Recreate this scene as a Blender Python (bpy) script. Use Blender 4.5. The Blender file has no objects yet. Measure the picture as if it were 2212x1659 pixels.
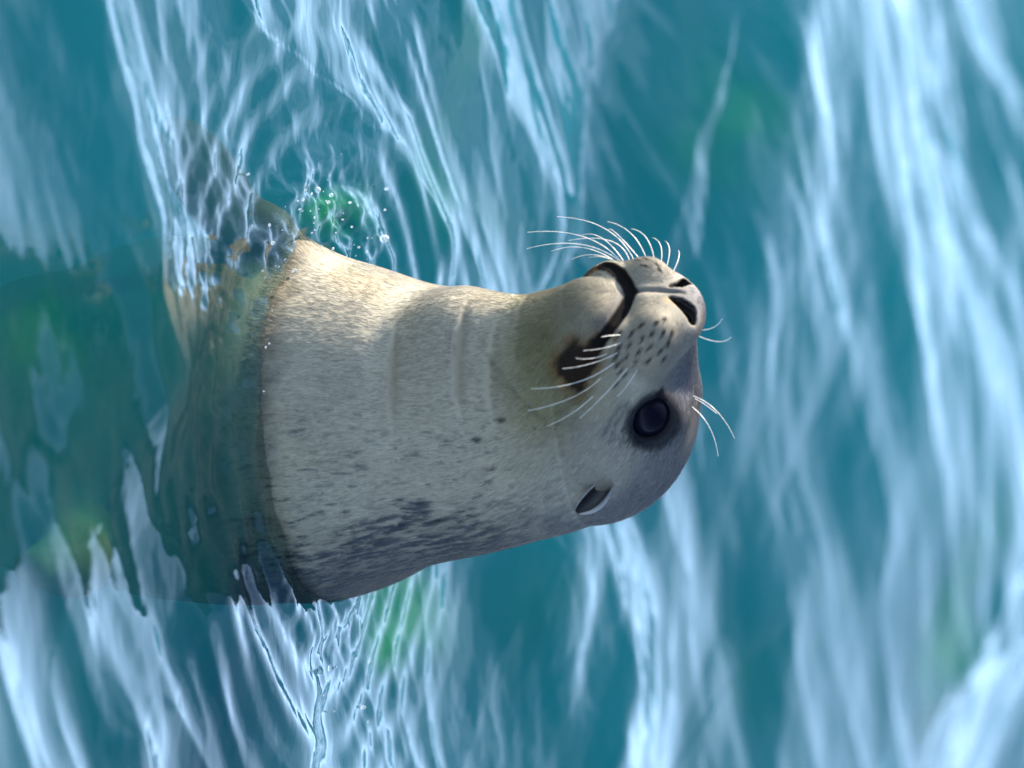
import bpy, math, random
import numpy as np
from mathutils import Vector, Matrix
from mathutils.bvhtree import BVHTree

random.seed(7)
rng = np.random.default_rng(7)
sc = bpy.context.scene
COL = sc.collection

# ------------------------------------------------------------------ camera, sky, sun
TH = math.radians(17.5)                      # camera looks 17.5 degrees down
SN, CS = math.sin(TH), math.cos(TH)
S = 0.00038                                  # metres in one unit of the animal's own scale
DC = 15800.0                                 # camera distance in those units (6 m)
WL = 680.0                                   # height of the waterline in the portrait frame
AX, CX0 = 905.0, -490.0

def W(a, b, c):                              # portrait axes (right, up, towards lens) -> world axes
    db, dc = b - WL, c - CX0
    return np.array([a - AX, db * SN - dc * CS, db * CS + dc * SN])

TARGET = W(829.5, 1106.0, -250.0)
BV = np.array([0, SN, CS]); CV = np.array([0, -CS, SN]); XV = np.array([1.0, 0, 0])
CAMP = TARGET + CV * DC

cam_d = bpy.data.cameras.new('camera')
cam = bpy.data.objects.new('camera', cam_d)
COL.objects.link(cam)
m = Matrix(((BV[0], -1, CV[0], CAMP[0] * S), (BV[1], 0, CV[1], CAMP[1] * S), (BV[2], 0, CV[2], CAMP[2] * S), (0, 0, 0, 1)))
cam.matrix_world = m
cam_d.sensor_fit = 'HORIZONTAL'
cam_d.sensor_width = 36.0
cam_d.lens = 36.0 * DC / 2212.0
cam_d.clip_start = 0.1
cam_d.clip_end = 3000
cam_d.dof.use_dof = True
cam_d.dof.focus_distance = (DC + 120) * S
cam_d.dof.aperture_fstop = 4.2
sc.camera = cam

SUN_AZ = math.radians(119)                   # turned left from the direction towards the lens
SUN_EL = math.radians(30)
sh = np.array([-math.sin(SUN_AZ), -math.cos(SUN_AZ)])
SUND = np.array([sh[0] * math.cos(SUN_EL), sh[1] * math.cos(SUN_EL), math.sin(SUN_EL)])

world = bpy.data.worlds.new('World')
sc.world = world
world.use_nodes = True
wn = world.node_tree; wn.nodes.clear()
sky = wn.nodes.new('ShaderNodeTexSky'); sky.sky_type = 'NISHITA'; sky.sun_disc = False
sky.sun_elevation = SUN_EL
sky.sun_rotation = math.atan2(sh[0], sh[1])
sky.air_density = 1.0; sky.dust_density = 0.3; sky.ozone_density = 6.0
wb = wn.nodes.new('ShaderNodeBackground'); wb.inputs['Strength'].default_value = 0.05
wo = wn.nodes.new('ShaderNodeOutputWorld')
wt = wn.nodes.new('ShaderNodeTexCoord')          # thin bright cloud, thickest low over the sea
wmp = wn.nodes.new('ShaderNodeMapping'); wmp.inputs['Scale'].default_value = (1.0, 1.0, 3.2); wmp.inputs['Location'].default_value = (0.0, 0.0, 0.0)
wnz = wn.nodes.new('ShaderNodeTexNoise'); wnz.inputs['Scale'].default_value = 3.4; wnz.inputs['Detail'].default_value = 5.0
wn.links.new(wt.outputs['Generated'], wmp.inputs[0]); wn.links.new(wmp.outputs[0], wnz.inputs['Vector'])
wsx = wn.nodes.new('ShaderNodeSeparateXYZ'); wn.links.new(wt.outputs['Generated'], wsx.inputs[0])
wel = wn.nodes.new('ShaderNodeMapRange'); wel.inputs['From Min'].default_value = 0.02; wel.inputs['From Max'].default_value = 0.70
wel.inputs['To Min'].default_value = 0.62; wel.inputs['To Max'].default_value = -0.08
wn.links.new(wsx.outputs[2], wel.inputs['Value'])
wad = wn.nodes.new('ShaderNodeMath'); wad.operation = 'ADD'; wn.links.new(wnz.outputs[0], wad.inputs[0]); wn.links.new(wel.outputs[0], wad.inputs[1])
wcf = wn.nodes.new('ShaderNodeMapRange'); wcf.inputs['From Min'].default_value = 0.42; wcf.inputs['From Max'].default_value = 0.86; wcf.inputs['To Max'].default_value = 0.85
wn.links.new(wad.outputs[0], wcf.inputs['Value'])
wmx = wn.nodes.new('ShaderNodeMix'); wmx.data_type = 'RGBA'
wbw = wn.nodes.new('ShaderNodeRGBToBW'); wn.links.new(sky.outputs[0], wbw.inputs[0])
wvm = wn.nodes.new('ShaderNodeVectorMath'); wvm.operation = 'SCALE'; wvm.inputs[0].default_value = (2.4, 3.5, 5.1)
wn.links.new(wbw.outputs[0], wvm.inputs['Scale']); wn.links.new(wvm.outputs[0], wmx.inputs[7])
wn.links.new(wcf.outputs[0], wmx.inputs[0]); wn.links.new(sky.outputs[0], wmx.inputs[6])
wn.links.new(wmx.outputs[2], wb.inputs[0]); wn.links.new(wb.outputs[0], wo.inputs[0])

sun_d = bpy.data.lights.new('sun', 'SUN'); sun_d.energy = 5.0; sun_d.angle = math.radians(0.5)
sun_d.color = (1.0, 0.90, 0.76)
sun = bpy.data.objects.new('sun', sun_d); COL.objects.link(sun)
sun.rotation_euler = Vector(SUND).to_track_quat('Z', 'Y').to_euler()
sun.location = Vector(SUND) * 20

sc.view_settings.view_transform = 'Standard'
sc.view_settings.look = 'None'
sc.view_settings.exposure = 2.1
sc.view_settings.gamma = 1.0
sc.view_settings.use_curve_mapping = False
sc.cycles.use_denoising = True
sc.cycles.max_bounces = 10
sc.cycles.transparent_max_bounces = 48
sc.cycles.sample_clamp_indirect = 6
sc.cycles.volume_bounces = 1
sc.cycles_curves.shape = 'RIBBONS'
sc.cycles_curves.subdivisions = 2

# ------------------------------------------------------------------ helpers
def tag(o, label=None, cat=None, group=None, kind=None):
    if label: o['label'] = label
    if cat: o['category'] = cat
    if group: o['group'] = group
    if kind: o['kind'] = kind
    return o

def mat(name):
    mt = bpy.data.materials.new(name); mt.use_nodes = True
    nt = mt.node_tree; nt.nodes.clear()
    out = nt.nodes.new('ShaderNodeOutputMaterial')
    return mt, nt, out

def mesh_obj(name, co, faces4=None, tris=None, material=None, parent=None, smooth=True):
    me = bpy.data.meshes.new(name)
    f = faces4 if faces4 is not None else tris
    k = f.shape[1]
    me.vertices.add(len(co)); me.vertices.foreach_set('co', np.ascontiguousarray(co, np.float32).ravel())
    me.loops.add(f.size); me.loops.foreach_set('vertex_index', f.astype(np.int32).ravel())
    me.polygons.add(len(f))
    me.polygons.foreach_set('loop_start', np.arange(0, f.size, k, dtype=np.int32))
    me.polygons.foreach_set('loop_total', np.full(len(f), k, dtype=np.int32))
    me.update(calc_edges=True)
    if smooth: me.polygons.foreach_set('use_smooth', np.ones(len(f), dtype=bool))
    if material: me.materials.append(material)
    o = bpy.data.objects.new(name, me); COL.objects.link(o)
    if parent: o.parent = parent
    return o

def _hash(ix, iy, iz, seed):
    h = (ix.astype(np.int64) * 374761393 + iy.astype(np.int64) * 668265263 + iz.astype(np.int64) * 2147483647 + seed * 974711) & 0xffffffff
    h = ((h ^ (h >> 13)) * 1274126177) & 0xffffffff
    h = ((h ^ (h >> 16)) * 2246822519) & 0xffffffff
    return ((h ^ (h >> 15)) & 0xffffff) / float(0xffffff)

def vnoise(p, seed=0):                       # smooth value noise, 0..1
    i = np.floor(p); f = p - i; f = f * f * (3 - 2 * f)
    x, y, z = i[:, 0], i[:, 1], i[:, 2]
    r = 0
    for dx in (0, 1):
        for dy in (0, 1):
            for dz in (0, 1):
                w = (f[:, 0] if dx else 1 - f[:, 0]) * (f[:, 1] if dy else 1 - f[:, 1]) * (f[:, 2] if dz else 1 - f[:, 2])
                r = r + w * _hash(x + dx, y + dy, z + dz, seed)
    return r

def fbm(p, seed=0, n=3):
    r, a, t = 0, 1.0, 0
    for k in range(n):
        r = r + a * vnoise(p * (2 ** k), seed + k); t += a; a *= 0.5
    return r / t

def sstep(e0, e1, x):
    t = np.clip((x - e0) / (e1 - e0), 0, 1)
    return t * t * (3 - 2 * t)

# ------------------------------------------------------------------ the water
def swell_dir(deg): return np.array([math.cos(math.radians(deg)), math.sin(math.radians(deg))])
_wr = np.random.default_rng(23)
WAVES = []
def add_band(n, l0, l1, slope, deg, spread):
    for k in range(n):
        lam = math.exp(_wr.uniform(math.log(l0), math.log(l1)))
        d = swell_dir(deg + _wr.normal() * spread)
        kk = 2 * math.pi / lam
        WAVES.append((d[0] * kk, d[1] * kk, _wr.uniform(0, 6.283), slope * math.sqrt(2.0 / n) / kk, lam))
add_band(10, 0.36, 0.95, 0.125, 142, 15)
add_band(14, 0.13, 0.34, 0.038, 141, 22)
add_band(18, 0.045, 0.11, 0.022, 138, 26)
add_band(26, 0.016, 0.040, 0.018, 134, 34)

def on_sea(b, a):                            # portrait position -> point of the calm sea, metres
    d = XV * (a - 829.5) + BV * (b - 1106.0) - CV * DC
    t = -CAMP[2] / d[2]
    p = CAMP + d * t
    return p[:2] * S
# the longer crests: line of each crest, height, width of its near face and of its back
CRESTS = [([(1400, -250), (1470, 0), (1580, 250), (1700, 450), (1745, 700), (1770, 950), (1880, 1130), (1960, 1230), (1990, 1420), (2000, 1900)], 0.075, 0.50, 1.0),
          ([(60, -400), (150, 0), (205, 280), (262, 500), (270, 640), (330, 800), (380, 1000)], 0.021, 0.10, 0.075),
          ([(900, -260), (965, 0), (1045, 220), (1130, 430), (1200, 640)], 0.021, 0.10, 0.11),
          ([(430, -160), (540, 60), (700, 210), (830, 330), (900, 500), (930, 620)], 0.012, 0.07, 0.05),
          ([(1110, 1150), (1215, 1200), (1250, 1330), (1265, 1500), (1230, 1800)], 0.016, 0.09, 0.10),
          ([(420, 1180), (470, 1360), (560, 1560), (640, 1800)], 0.013, 0.07, 0.07),
          ([(1480, 1150), (1590, 1320), (1570, 1500), (1560, 1850)], 0.008, 0.10, 0.10),
          ([(2030, -250), (2110, 250), (2160, 600), (2260, 1000), (2330, 1500), (2350, 2000)], 0.040, 0.25, 0.4),
          ([(60, 950), (120, 1150), (180, 1300), (250, 1500), (290, 1800)], 0.010, 0.06, 0.06)]
CRW = [(np.array([on_sea(*q) for q in ln]), A, wf, wb_) for ln, A, wf, wb_ in CRESTS]
def crests(x, y):
    h = np.zeros_like(x)
    sel = (np.abs(x) < 1.2) & (y > -1.2) & (y < 4.5)
    X_, Y_ = x[sel], y[sel]
    Xw = X_ + 0.035 * (fbm(np.stack([X_ * 6, Y_ * 6, X_ * 0], 1), 303, 3) - 0.5)
    Yw = Y_ + 0.070 * (fbm(np.stack([X_ * 6, Y_ * 6, X_ * 0], 1), 404, 3) - 0.5)
    acc = np.zeros_like(X_)
    for P, A, wf, wb_ in CRW:
        best = np.full(len(X_), 1e9); sg = np.zeros(len(X_)); tt = np.zeros(len(X_))
        for i in range(len(P) - 1):
            a, b = P[i], P[i + 1]; ab = b - a; LL = ab.dot(ab)
            t = np.clip(((Xw - a[0]) * ab[0] + (Yw - a[1]) * ab[1]) / LL, 0, 1)
            dx_, dy_ = Xw - a[0] - t * ab[0], Yw - a[1] - t * ab[1]
            d_ = np.hypot(dx_, dy_); cr_ = ab[0] * (Yw - a[1]) - ab[1] * (Xw - a[0])
            mm = d_ < best
            best = np.where(mm, d_, best); sg = np.where(mm, np.sign(cr_), sg); tt = np.where(mm, i + t, tt)
        u_ = tt / (len(P) - 1)
        ends = sstep(0, 0.18, u_) * sstep(1, 0.82, u_)
        w = np.where(sg > 0, wb_, wf)
        ds = np.sqrt(best ** 2 + 0.013 ** 2)
        acc += A * ends * np.exp(-(ds / w) ** 1.25)
    h[sel] = acc
    return h

def water_h(x, y, res):
    """height of the water at x, y (metres); res = local grid spacing"""
    h = np.zeros_like(x)
    nz = np.stack([x * 2.6, y * 2.6, x * 0], 1)
    wx = x + 0.16 * (fbm(nz, 101, 3) - 0.5)
    wy = y + 0.16 * (fbm(nz, 202, 3) - 0.5)
    patch = 0.15 + 1.6 * fbm(np.stack([x * 3.2 + y * 2.0, y * 1.6 - x * 1.6, x * 0], 1), 5, 2)
    for kx, ky, ph, A, lam in WAVES:
        fade = np.clip((lam / res - 2.5) / 3.0, 0, 1)
        amp = A * fade
        if lam < 0.35: amp = amp * patch ** (2 if lam < 0.12 else 1)
        s = np.sin(kx * wx + ky * wy + ph)
        if lam > 0.1: s = 1.2 * (np.exp(0.6 * (s - 1)) * 2 - 1.2)
        h += amp * s
    h += 1.45 * crests(x, y)
    al, ac = x * 0.79 + y * 0.61, -x * 0.61 + y * 0.79         # along and across the crests
    for la, lc, am, sd_ in ((0.34, 0.15, 0.007, 501), (0.13, 0.05, 0.0016, 511)):
        fd_ = np.clip((lc / res - 2.5) / 3.0, 0, 1)
        rn_ = 1 - np.abs(2 * fbm(np.stack([al / la + 0.6 * np.sin(ac * 9), ac / lc, x * 0 + 0.37], 1), sd_, 2) - 1)
        h += am * fd_ * (rn_ ** 1.5 - 0.5) * (0.5 + patch * 0.6)
    # rings the animal pushes out, and the water it lifts
    r = np.hypot(x / 1.05, y)
    ang = np.arctan2(y, x)
    near = np.exp(-((r - 0.16) / 0.16) ** 2) * (r > 0.0)
    fine = np.clip((0.02 / res - 2.0) / 3.0, 0, 1)
    h += near * fine * (0.0017 * np.sin(2 * math.pi * r / 0.042 + 1.8 * np.sin(2 * ang) + 3 * fbm(np.stack([x * 8, y * 8, x * 0], 1), 9, 2)))
    h += fine * np.exp(-((r - 0.155) / 0.05) ** 2) * 0.010
    h += 0.11 * x * np.exp(-(r / 0.30) ** 2)
    chop = fbm(np.stack([x * 60, y * 36, x * 0], 1), 31, 3) - 0.5
    h += fine * np.exp(-((r - 0.165) / 0.04) ** 2) * (fbm(np.stack([x * 32, y * 26, x * 0], 1), 37, 3) - 0.5) * 0.010
    left = np.exp(-(((x + 0.135) / 0.07) ** 2 + ((y + 0.02) / 0.12) ** 2)) + 0.22 * np.exp(-(((x - 0.17) / 0.06) ** 2 + ((y - 0.06) / 0.09) ** 2)) + 0.6 * np.exp(-(((x + 0.05) / 0.14) ** 2 + ((y + 0.24) / 0.08) ** 2))
    h += fine * left * chop * 0.017
    return h

def axis(lo, hi, step, far, grow):
    a = list(np.arange(lo, hi + 1e-9, step))
    s, p = step, a[-1]
    while p < far: s *= grow; p += s; a.append(p)
    s, p = step, a[0]; b = []
    while p > -far: s *= grow; p -= s; b.append(p)
    return np.array(b[::-1] + a)

gx = axis(-0.62, 0.62, 0.0026, 900.0, 1.16)
gy = axis(-0.85, 2.35, 0.0034, 900.0, 1.16)
GX, GY = np.meshgrid(gx, gy, indexing='ij')
rx = np.gradient(gx)[:, None] * np.ones_like(GY); ry = np.gradient(gy)[None, :] * np.ones_like(GX)
res = np.maximum(rx, ry)
hz = water_h(GX.ravel(), GY.ravel(), res.ravel())
nx, ny = len(gx), len(gy)
idx = np.arange(nx * ny).reshape(nx, ny)
quads = np.stack([idx[:-1, :-1], idx[1:, :-1], idx[1:, 1:], idx[:-1, 1:]], -1).reshape(-1, 4)

wm, nt, out = mat('sea_water')
N = nt.nodes.new; L = nt.links.new
tc = N('ShaderNodeTexCoord')
mp = N('ShaderNodeMapping'); mp.inputs['Scale'].default_value = (1.5, 0.6, 1)
L(tc.outputs['Object'], mp.inputs[0])
n1 = N('ShaderNodeTexNoise'); n1.inputs['Scale'].default_value = 5.0; n1.inputs['Detail'].default_value = 3.0
L(mp.outputs[0], n1.inputs['Vector'])
r1 = N('ShaderNodeValToRGB')
cr = r1.color_ramp
cr.elements[0].position = 0.0; cr.elements[0].color = (0.002, 0.024, 0.034, 1)
cr.elements[1].position = 0.75; cr.elements[1].color = (0.010, 0.105, 0.016, 1)
e = cr.elements.new(0.3); e.color = (0.003, 0.040, 0.036, 1)
pa = N('ShaderNodeAttribute'); pa.attribute_name = 'green_patch'
L(pa.outputs['Fac'], r1.inputs[0])
dif = N('ShaderNodeBsdfDiffuse'); L(r1.outputs[0], dif.inputs[0])
tr = N('ShaderNodeBsdfTransparent'); tr.inputs[0].default_value = (0.92, 0.98, 0.96, 1)
mx = N('ShaderNodeMixShader'); mfac = N('ShaderNodeMapRange'); mfac.inputs['To Min'].default_value = 0.90; mfac.inputs['To Max'].default_value = 0.42
L(pa.outputs['Fac'], mfac.inputs['Value']); L(mfac.outputs[0], mx.inputs[0])
L(dif.outputs[0], mx.inputs[1]); L(tr.outputs[0], mx.inputs[2])
n2 = N('ShaderNodeTexNoise'); n2.inputs['Scale'].default_value = 95.0; n2.inputs['Detail'].default_value = 2.0
mp2 = N('ShaderNodeMapping'); mp2.inputs['Rotation'].default_value = (0, 0, math.radians(-38)); mp2.inputs['Scale'].default_value = (0.35, 1.0, 1)
L(tc.outputs['Object'], mp2.inputs[0]); L(mp2.outputs[0], n2.inputs['Vector'])
bp = N('ShaderNodeBump'); bp.inputs['Strength'].default_value = 0.2; bp.inputs['Distance'].default_value = 0.0012
L(n2.outputs[0], bp.inputs['Height'])
gl = N('ShaderNodeBsdfGlossy'); gl.inputs['Roughness'].default_value = 0.02; L(bp.outputs[0], gl.inputs['Normal'])
fr = N('ShaderNodeFresnel'); gq = N('ShaderNodeNewGeometry'); io = N('ShaderNodeMapRange'); io.inputs['To Min'].default_value = 1.50; io.inputs['To Max'].default_value = 1 / 1.50
L(gq.outputs['Backfacing'], io.inputs['Value']); L(io.outputs[0], fr.inputs[0])      # same loss on the way in and on the way out
L(bp.outputs[0], fr.inputs['Normal'])
mx2 = N('ShaderNodeMixShader'); L(fr.outputs[0], mx2.inputs[0]); L(mx.outputs[0], mx2.inputs[1]); L(gl.outputs[0], mx2.inputs[2])
L(mx2.outputs[0], out.inputs[0])
va = N('ShaderNodeVolumeAbsorption'); va.inputs[0].default_value = (0.05, 0.76, 0.80, 1); va.inputs[1].default_value = 6.5
vs_ = N('ShaderNodeVolumeScatter'); vs_.inputs[0].default_value = (0.04, 0.54, 0.68, 1); vs_.inputs['Density'].default_value = 0.56; vs_.inputs['Anisotropy'].default_value = 0.2
ad = N('ShaderNodeAddShader'); L(va.outputs[0], ad.inputs[0]); L(vs_.outputs[0], ad.inputs[1])
L(ad.outputs[0], out.inputs['Volume'])
GREEN_PATCHES = [(865, 1290, 70, 60, 1.0), (905, 1400, 60, 60, .6), (690, 455, 50, 60, .9), (1450, 275, 90, 130, .55), (1010, 480, 60, 70, .5), (60, 740, 70, 80, .6), (150, 900, 90, 100, .2), (1900, 1400, 60, 200, .7),
          (950, 160, 45, 150, .45), (1110, 1300, 40, 130, .4), (250, 620, 40, 100, .25), (870, 430, 40, 90, .45), (1500, 1500, 90, 160, .35), (1750, 330, 60, 90, .3), (2080, 260, 60, 90, .35), (2000, 1100, 80, 120, .35)]
pl = np.zeros(GX.size); gxf, gyf = GX.ravel(), GY.ravel()
_n = np.stack([gxf * 9, gyf * 5, gxf * 0], 1); _wx = 0.05 * (fbm(_n, 701, 2) - 0.5); _wy = 0.14 * (fbm(_n, 702, 2) - 0.5)
for b_, a_, sb_, sa_, k_ in GREEN_PATCHES:                     # soft green patches in the water colour
    c_ = on_sea(b_, a_); e1 = on_sea(b_ + sb_, a_) - c_
    pl += k_ * np.exp(-(((gxf + _wx - c_[0]) / (1.6 * sa_ * S)) ** 2 + ((gyf + _wy - c_[1]) / max(1.5 * abs(e1[1]), 0.05)) ** 2))
pl = np.clip(pl * (0.45 + 1.0 * fbm(_n * 2.2, 703, 3)), 0, 1)
water = mesh_obj('water', np.stack([GX.ravel(), GY.ravel(), hz], 1), faces4=quads, material=wm)
pat = water.data.attributes.new('green_patch', 'FLOAT', 'POINT'); pat.data.foreach_set('value', pl.astype(np.float32))
tag(water, 'clear teal sea water with rippled sky reflections around the animal', kind='structure')

bm_, nt, out = mat('sea_bed_sand')
N = nt.nodes.new; L = nt.links.new
nb = N('ShaderNodeTexNoise'); nb.inputs['Scale'].default_value = 1.5
rb = N('ShaderNodeValToRGB'); rb.color_ramp.elements[0].color = (0.05, 0.09, 0.06, 1); rb.color_ramp.elements[1].color = (0.18, 0.2, 0.13, 1)
L(nb.outputs[0], rb.inputs[0]); db = N('ShaderNodeBsdfDiffuse'); L(rb.outputs[0], db.inputs[0]); L(db.outputs[0], out.inputs[0])
bx = axis(-3, 3, 0.15, 900, 1.4); BXX, BYY = np.meshgrid(bx, bx, indexing='ij')
bz = -1.6 + 0.12 * fbm(np.stack([BXX.ravel() * 1.2, BYY.ravel() * 1.2, BXX.ravel() * 0], 1), 77, 3)
bi = np.arange(len(bx) ** 2).reshape(len(bx), -1)
bq = np.stack([bi[:-1, :-1], bi[1:, :-1], bi[1:, 1:], bi[:-1, 1:]], -1).reshape(-1, 4)
tag(mesh_obj('sea_bed', np.stack([BXX.ravel(), BYY.ravel(), bz], 1), faces4=bq, material=bm_), 'dim sandy sea bed under the water', kind='structure')

# ------------------------------------------------------------------ the animal: signed distance body
# head axes in portrait coordinates
Fh = np.array([-0.66, 0.45, 0.60]); Fh /= np.linalg.norm(Fh)
Lh = np.array([0.70, 0.08, 0.71]); Lh -= Fh * Lh.dot(Fh); Lh /= np.linalg.norm(Lh)
Uh = np.cross(Fh, Lh)
def dirw(v): return v[0] * XV + v[1] * BV + v[2] * CV
FW, LW, UW = dirw(Fh), dirw(Lh), dirw(Uh)
NOSE = W(640, 1497, 0)
RH = np.stack([FW, LW, UW])                  # world -> head rows
def H(f, l, u): return NOSE + f * FW + l * LW + u * UW

def ell(p, c, r, R=None):
    q = p - c
    if R is not None: q = q @ R.T
    q0 = q / np.asarray(r, np.float32)
    k0 = np.sqrt((q0 ** 2).sum(-1)) + 1e-6
    k1 = np.sqrt(((q0 / np.asarray(r, np.float32)) ** 2).sum(-1)) + 1e-9
    return k0 * (k0 - 1) / k1

def cone(p, a, b, ra, rb):
    a = np.asarray(a, np.float32); b = np.asarray(b, np.float32)
    ab = b - a
    t = np.clip(((p - a) @ ab) / ab.dot(ab), 0, 1)
    d = p - a - t[..., None] * ab
    return np.sqrt((d ** 2).sum(-1)) - (ra + (rb - ra) * t)

def smin(a, b, k):
    h = np.clip(0.5 + 0.5 * (b - a) / k, 0, 1)
    return b * (1 - h) + a * h - k * h * (1 - h)

def smax(a, b, k): return -smin(-a, -b, k)

SP = [(925, 1278, -262, 190), (928, 1215, -275, 218), (912, 1060, -335, 276), (918, 930, -385, 296), (920, 800, -440, 342), (922, 680, -490, 378),
      (905, 560, -520, 395)]
SPW = [(np.array([0.0, -60, -300]), 385)] + [(W(a, b, c), r) for a, b, c, r in SP][::-1]
TAIL = [(np.array([0.0, -80, -280]), 370), (np.array([15.0, -380, -450]), 315), (np.array([60.0, -720, -520]), 240), (np.array([120.0, -1000, -540]), 150)]
ZT = np.linspace(SPW[0][0][2], SPW[-1][0][2], 160)
_zk = [q[0][2] for q in SPW]
_g = np.exp(-(np.arange(-14, 15) / 7.0) ** 2); _g /= _g.sum()
def _smooth(v):
    e_ = np.interp(ZT, _zk, v); m_ = np.concatenate([2 * e_[0] - e_[14:0:-1], e_, 2 * e_[-1] - e_[-2:-16:-1]])
    return np.convolve(m_, _g, 'valid')
TX, TY, TR = _smooth([q[0][0] for q in SPW]), _smooth([q[0][1] for q in SPW]), _smooth([q[1] + 8 for q in SPW])

def base_body(p):
    d = None
    zc = np.clip(p[:, 2], ZT[0], ZT[-1])
    cx_, cy_, rr_ = np.interp(zc, ZT, TX), np.interp(zc, ZT, TY), np.interp(zc, ZT, TR)
    d = (np.sqrt((p[:, 0] - cx_) ** 2 + (p[:, 1] - cy_) ** 2 + (p[:, 2] - zc) ** 2) - rr_).astype(np.float32)
    for (p0, r0), (p1, r1) in zip(TAIL[:-1], TAIL[1:]):
        d = smin(d, cone(p, p0, p1, r0, r1), 70)
    d = smin(d, ell(p, np.array([120, 150, -30]), (265, 250, 330)), 80)
    # shoulders and fore flippers, under the water
    d = smin(d, cone(p, W(660, 600, -470), (-400, -130, -70), 120, 62), 90)
    fl = ell(p, np.array([-505, -270, -150]), (200, 95, 22), flip_R(-505, -270, (-0.62, -0.68, -0.30)))
    d = smin(d, fl, 50)
    d = smin(d, cone(p, (250, -60, -160), (300, -260, -240), 120, 66), 90)
    for a_, b_, ra_, rb_ in (((190, -560, -420), (245, -800, -260), 90, 74), ((245, -800, -260), (285, -1020, -185), 74, 72), ((285, -1020, -185), (300, -1300, -165), 72, 38)):
        d = smin(d, cone(p, a_, b_, ra_, rb_), 45)
    return d

def flip_R(a, b, ax):
    ax = np.array(ax, float); ax /= np.linalg.norm(ax)
    up = np.array([0.15, -0.2, 1.0]); s = np.cross(up, ax); s /= np.linalg.norm(s)
    return np.stack([ax, s, np.cross(ax, s)]).astype(np.float32)

def head_sdf(p):
    q = (p - NOSE.astype(np.float32)) @ RH.T.astype(np.float32)     # head coordinates f, l, u
    E = lambda c, r: ell(q, np.array(c, np.float32), r)
    C = lambda a, b, ra, rb: cone(q, a, b, ra, rb)
    d = E((-400, 0, -38), (215, 184, 182))                      # braincase
    d = smin(d, E((-330, 0, 5), (150, 150, 140)), 60)           # brow
    d = smin(d, C((-320, 0, -60), (-110, 0, -62), 140, 74), 70) # snout
    d = smin(d, C((-70, 0, 2), (-250, 0, 40), 34, 86), 40)      # bridge
    for s in (-1, 1):
        d = smin(d, E((-112, s * 80, -72), (94, 66, 66)), 55)
        d = smin(d, E((-84, s * 52, -36), (60, 50, 48)), 30)   # whisker pads
        d = smin(d, E((-176, s * 82, -112), (74, 46, 44)), 40)
        d = smin(d, E((-150, s * (108 if s < 0 else 84), -138), (70, 48, 44)), 40)
        d = smin(d, E((-300, s * 105, -110), (120, 70, 90)), 60)  # cheeks
        d = smin(d, E((-290, s * 108, 62), (60, 34, 34)), 50)   # brow ridge over the eye
    d = smin(d, E((-58, 0, -10), (58, 78, 52)), 34)              # nose
    d = smin(d, C((-88, 0, -70), (-66, 0, -20), 40, 44), 30)
    jaw = C((-148, 0, -160), (-330, 0, -200), 54, 128)
    jaw = smin(jaw, E((-225, -40, -180), (130, 70, 80)), 80)
    jaw = smin(jaw, E((-225, 40, -180), (130, 70, 80)), 80)
    jaw = smin(jaw, C((-300, -40, -215), (-420, -90, -330), 110, 130), 60)
    d = smin(d, jaw, 18)
    return d

def base_sdf(p):
    p = p.astype(np.float32)
    return smin(base_body(p), head_sdf(p), 100)

def trace(px, py, fn, far=600):
    """where the line of sight through display pixel (px, py) meets the body"""
    d = np.array([XV * (py - 829.5) + BV * (px - 1106.0) - CV * DC][0]); d /= np.linalg.norm(d)
    t = DC - 900
    for k in range(160):
        p = CAMP + d * t
        s_ = float(fn(p[None, :])[0])
        if s_ < 0.4: return p
        t += max(s_ * 0.8, 0.5)
        if t > DC + 1200: break
    return None

def near_trace(px, py, fn):
    """as trace, but slides to the outline when the line of sight just misses"""
    d = XV * (py - 829.5) + BV * (px - 1106.0) - CV * DC; d /= np.linalg.norm(d)
    ts = np.arange(DC - 900, DC + 900, 6.0)
    P = CAMP[None] + d[None] * ts[:, None]
    v = fn(P)
    hit = np.where(v < 0)[0]
    if len(hit): return trace(px, py, fn) if trace(px, py, fn) is not None else P[hit[0]]
    return P[int(np.argmin(v))]

def z1(x, y): return ((1150 + x / 4.016) * 0.9601, (450 + y / 4.016) * 0.9601)
def z2(x, y): return ((1150 + x / 4.016) * 0.9601, (800 + y / 4.016) * 0.9601)

def path(pts, fn=base_sdf): return [near_trace(x, y, fn) for x, y in pts]

NOS_N = path([z1(1440, 880), z1(1540, 930), z1(1620, 1000), z1(1640, 1070)]); NOS_NR = [5, 13, 17, 12]
NOS_F = path([z1(1440, 772), z1(1530, 758), z1(1600, 728)]); NOS_FR = [4, 9, 12]
NOSIN = [0, -FW * 16 - CV * 4, -FW * 32 - CV * 8]
MOUTH_N = path([z1(1085, 840), z1(1050, 930), z1(1000, 1020), z1(930, 1120), z1(860, 1210), z1(780, 1310), z1(700, 1400), z1(620, 1500), z1(560, 1590)])
MOUTH_F = path([z1(1085, 840), z1(1045, 750), z1(980, 660), z1(900, 600), z1(830, 585)])
PHIL = path([z1(1090, 835), z1(1200, 812), z1(1320, 812), z1(1440, 825), z1(1560, 835)])
EYE = near_trace(*z2(1290, 585), base_sdf)
EYEN = LW * 0.86 + FW * 0.42 + UW * 0.12; EYEN /= np.linalg.norm(EYEN)
EYE_R = 56.0
EYE_C = EYE - EYEN * (EYE_R - 6)
f_, l_, u_ = RH @ (EYE_C - NOSE)
EYE_C2 = H(f_, -l_, u_)
EYEN2 = -LW * 0.86 + FW * 0.42 + UW * 0.12; EYEN2 /= np.linalg.norm(EYEN2)
EAR = near_trace(*z2(660, 1290), base_sdf)
f_, l_, u_ = RH @ (EAR - NOSE); EAR2 = H(f_, -l_ , u_)

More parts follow.
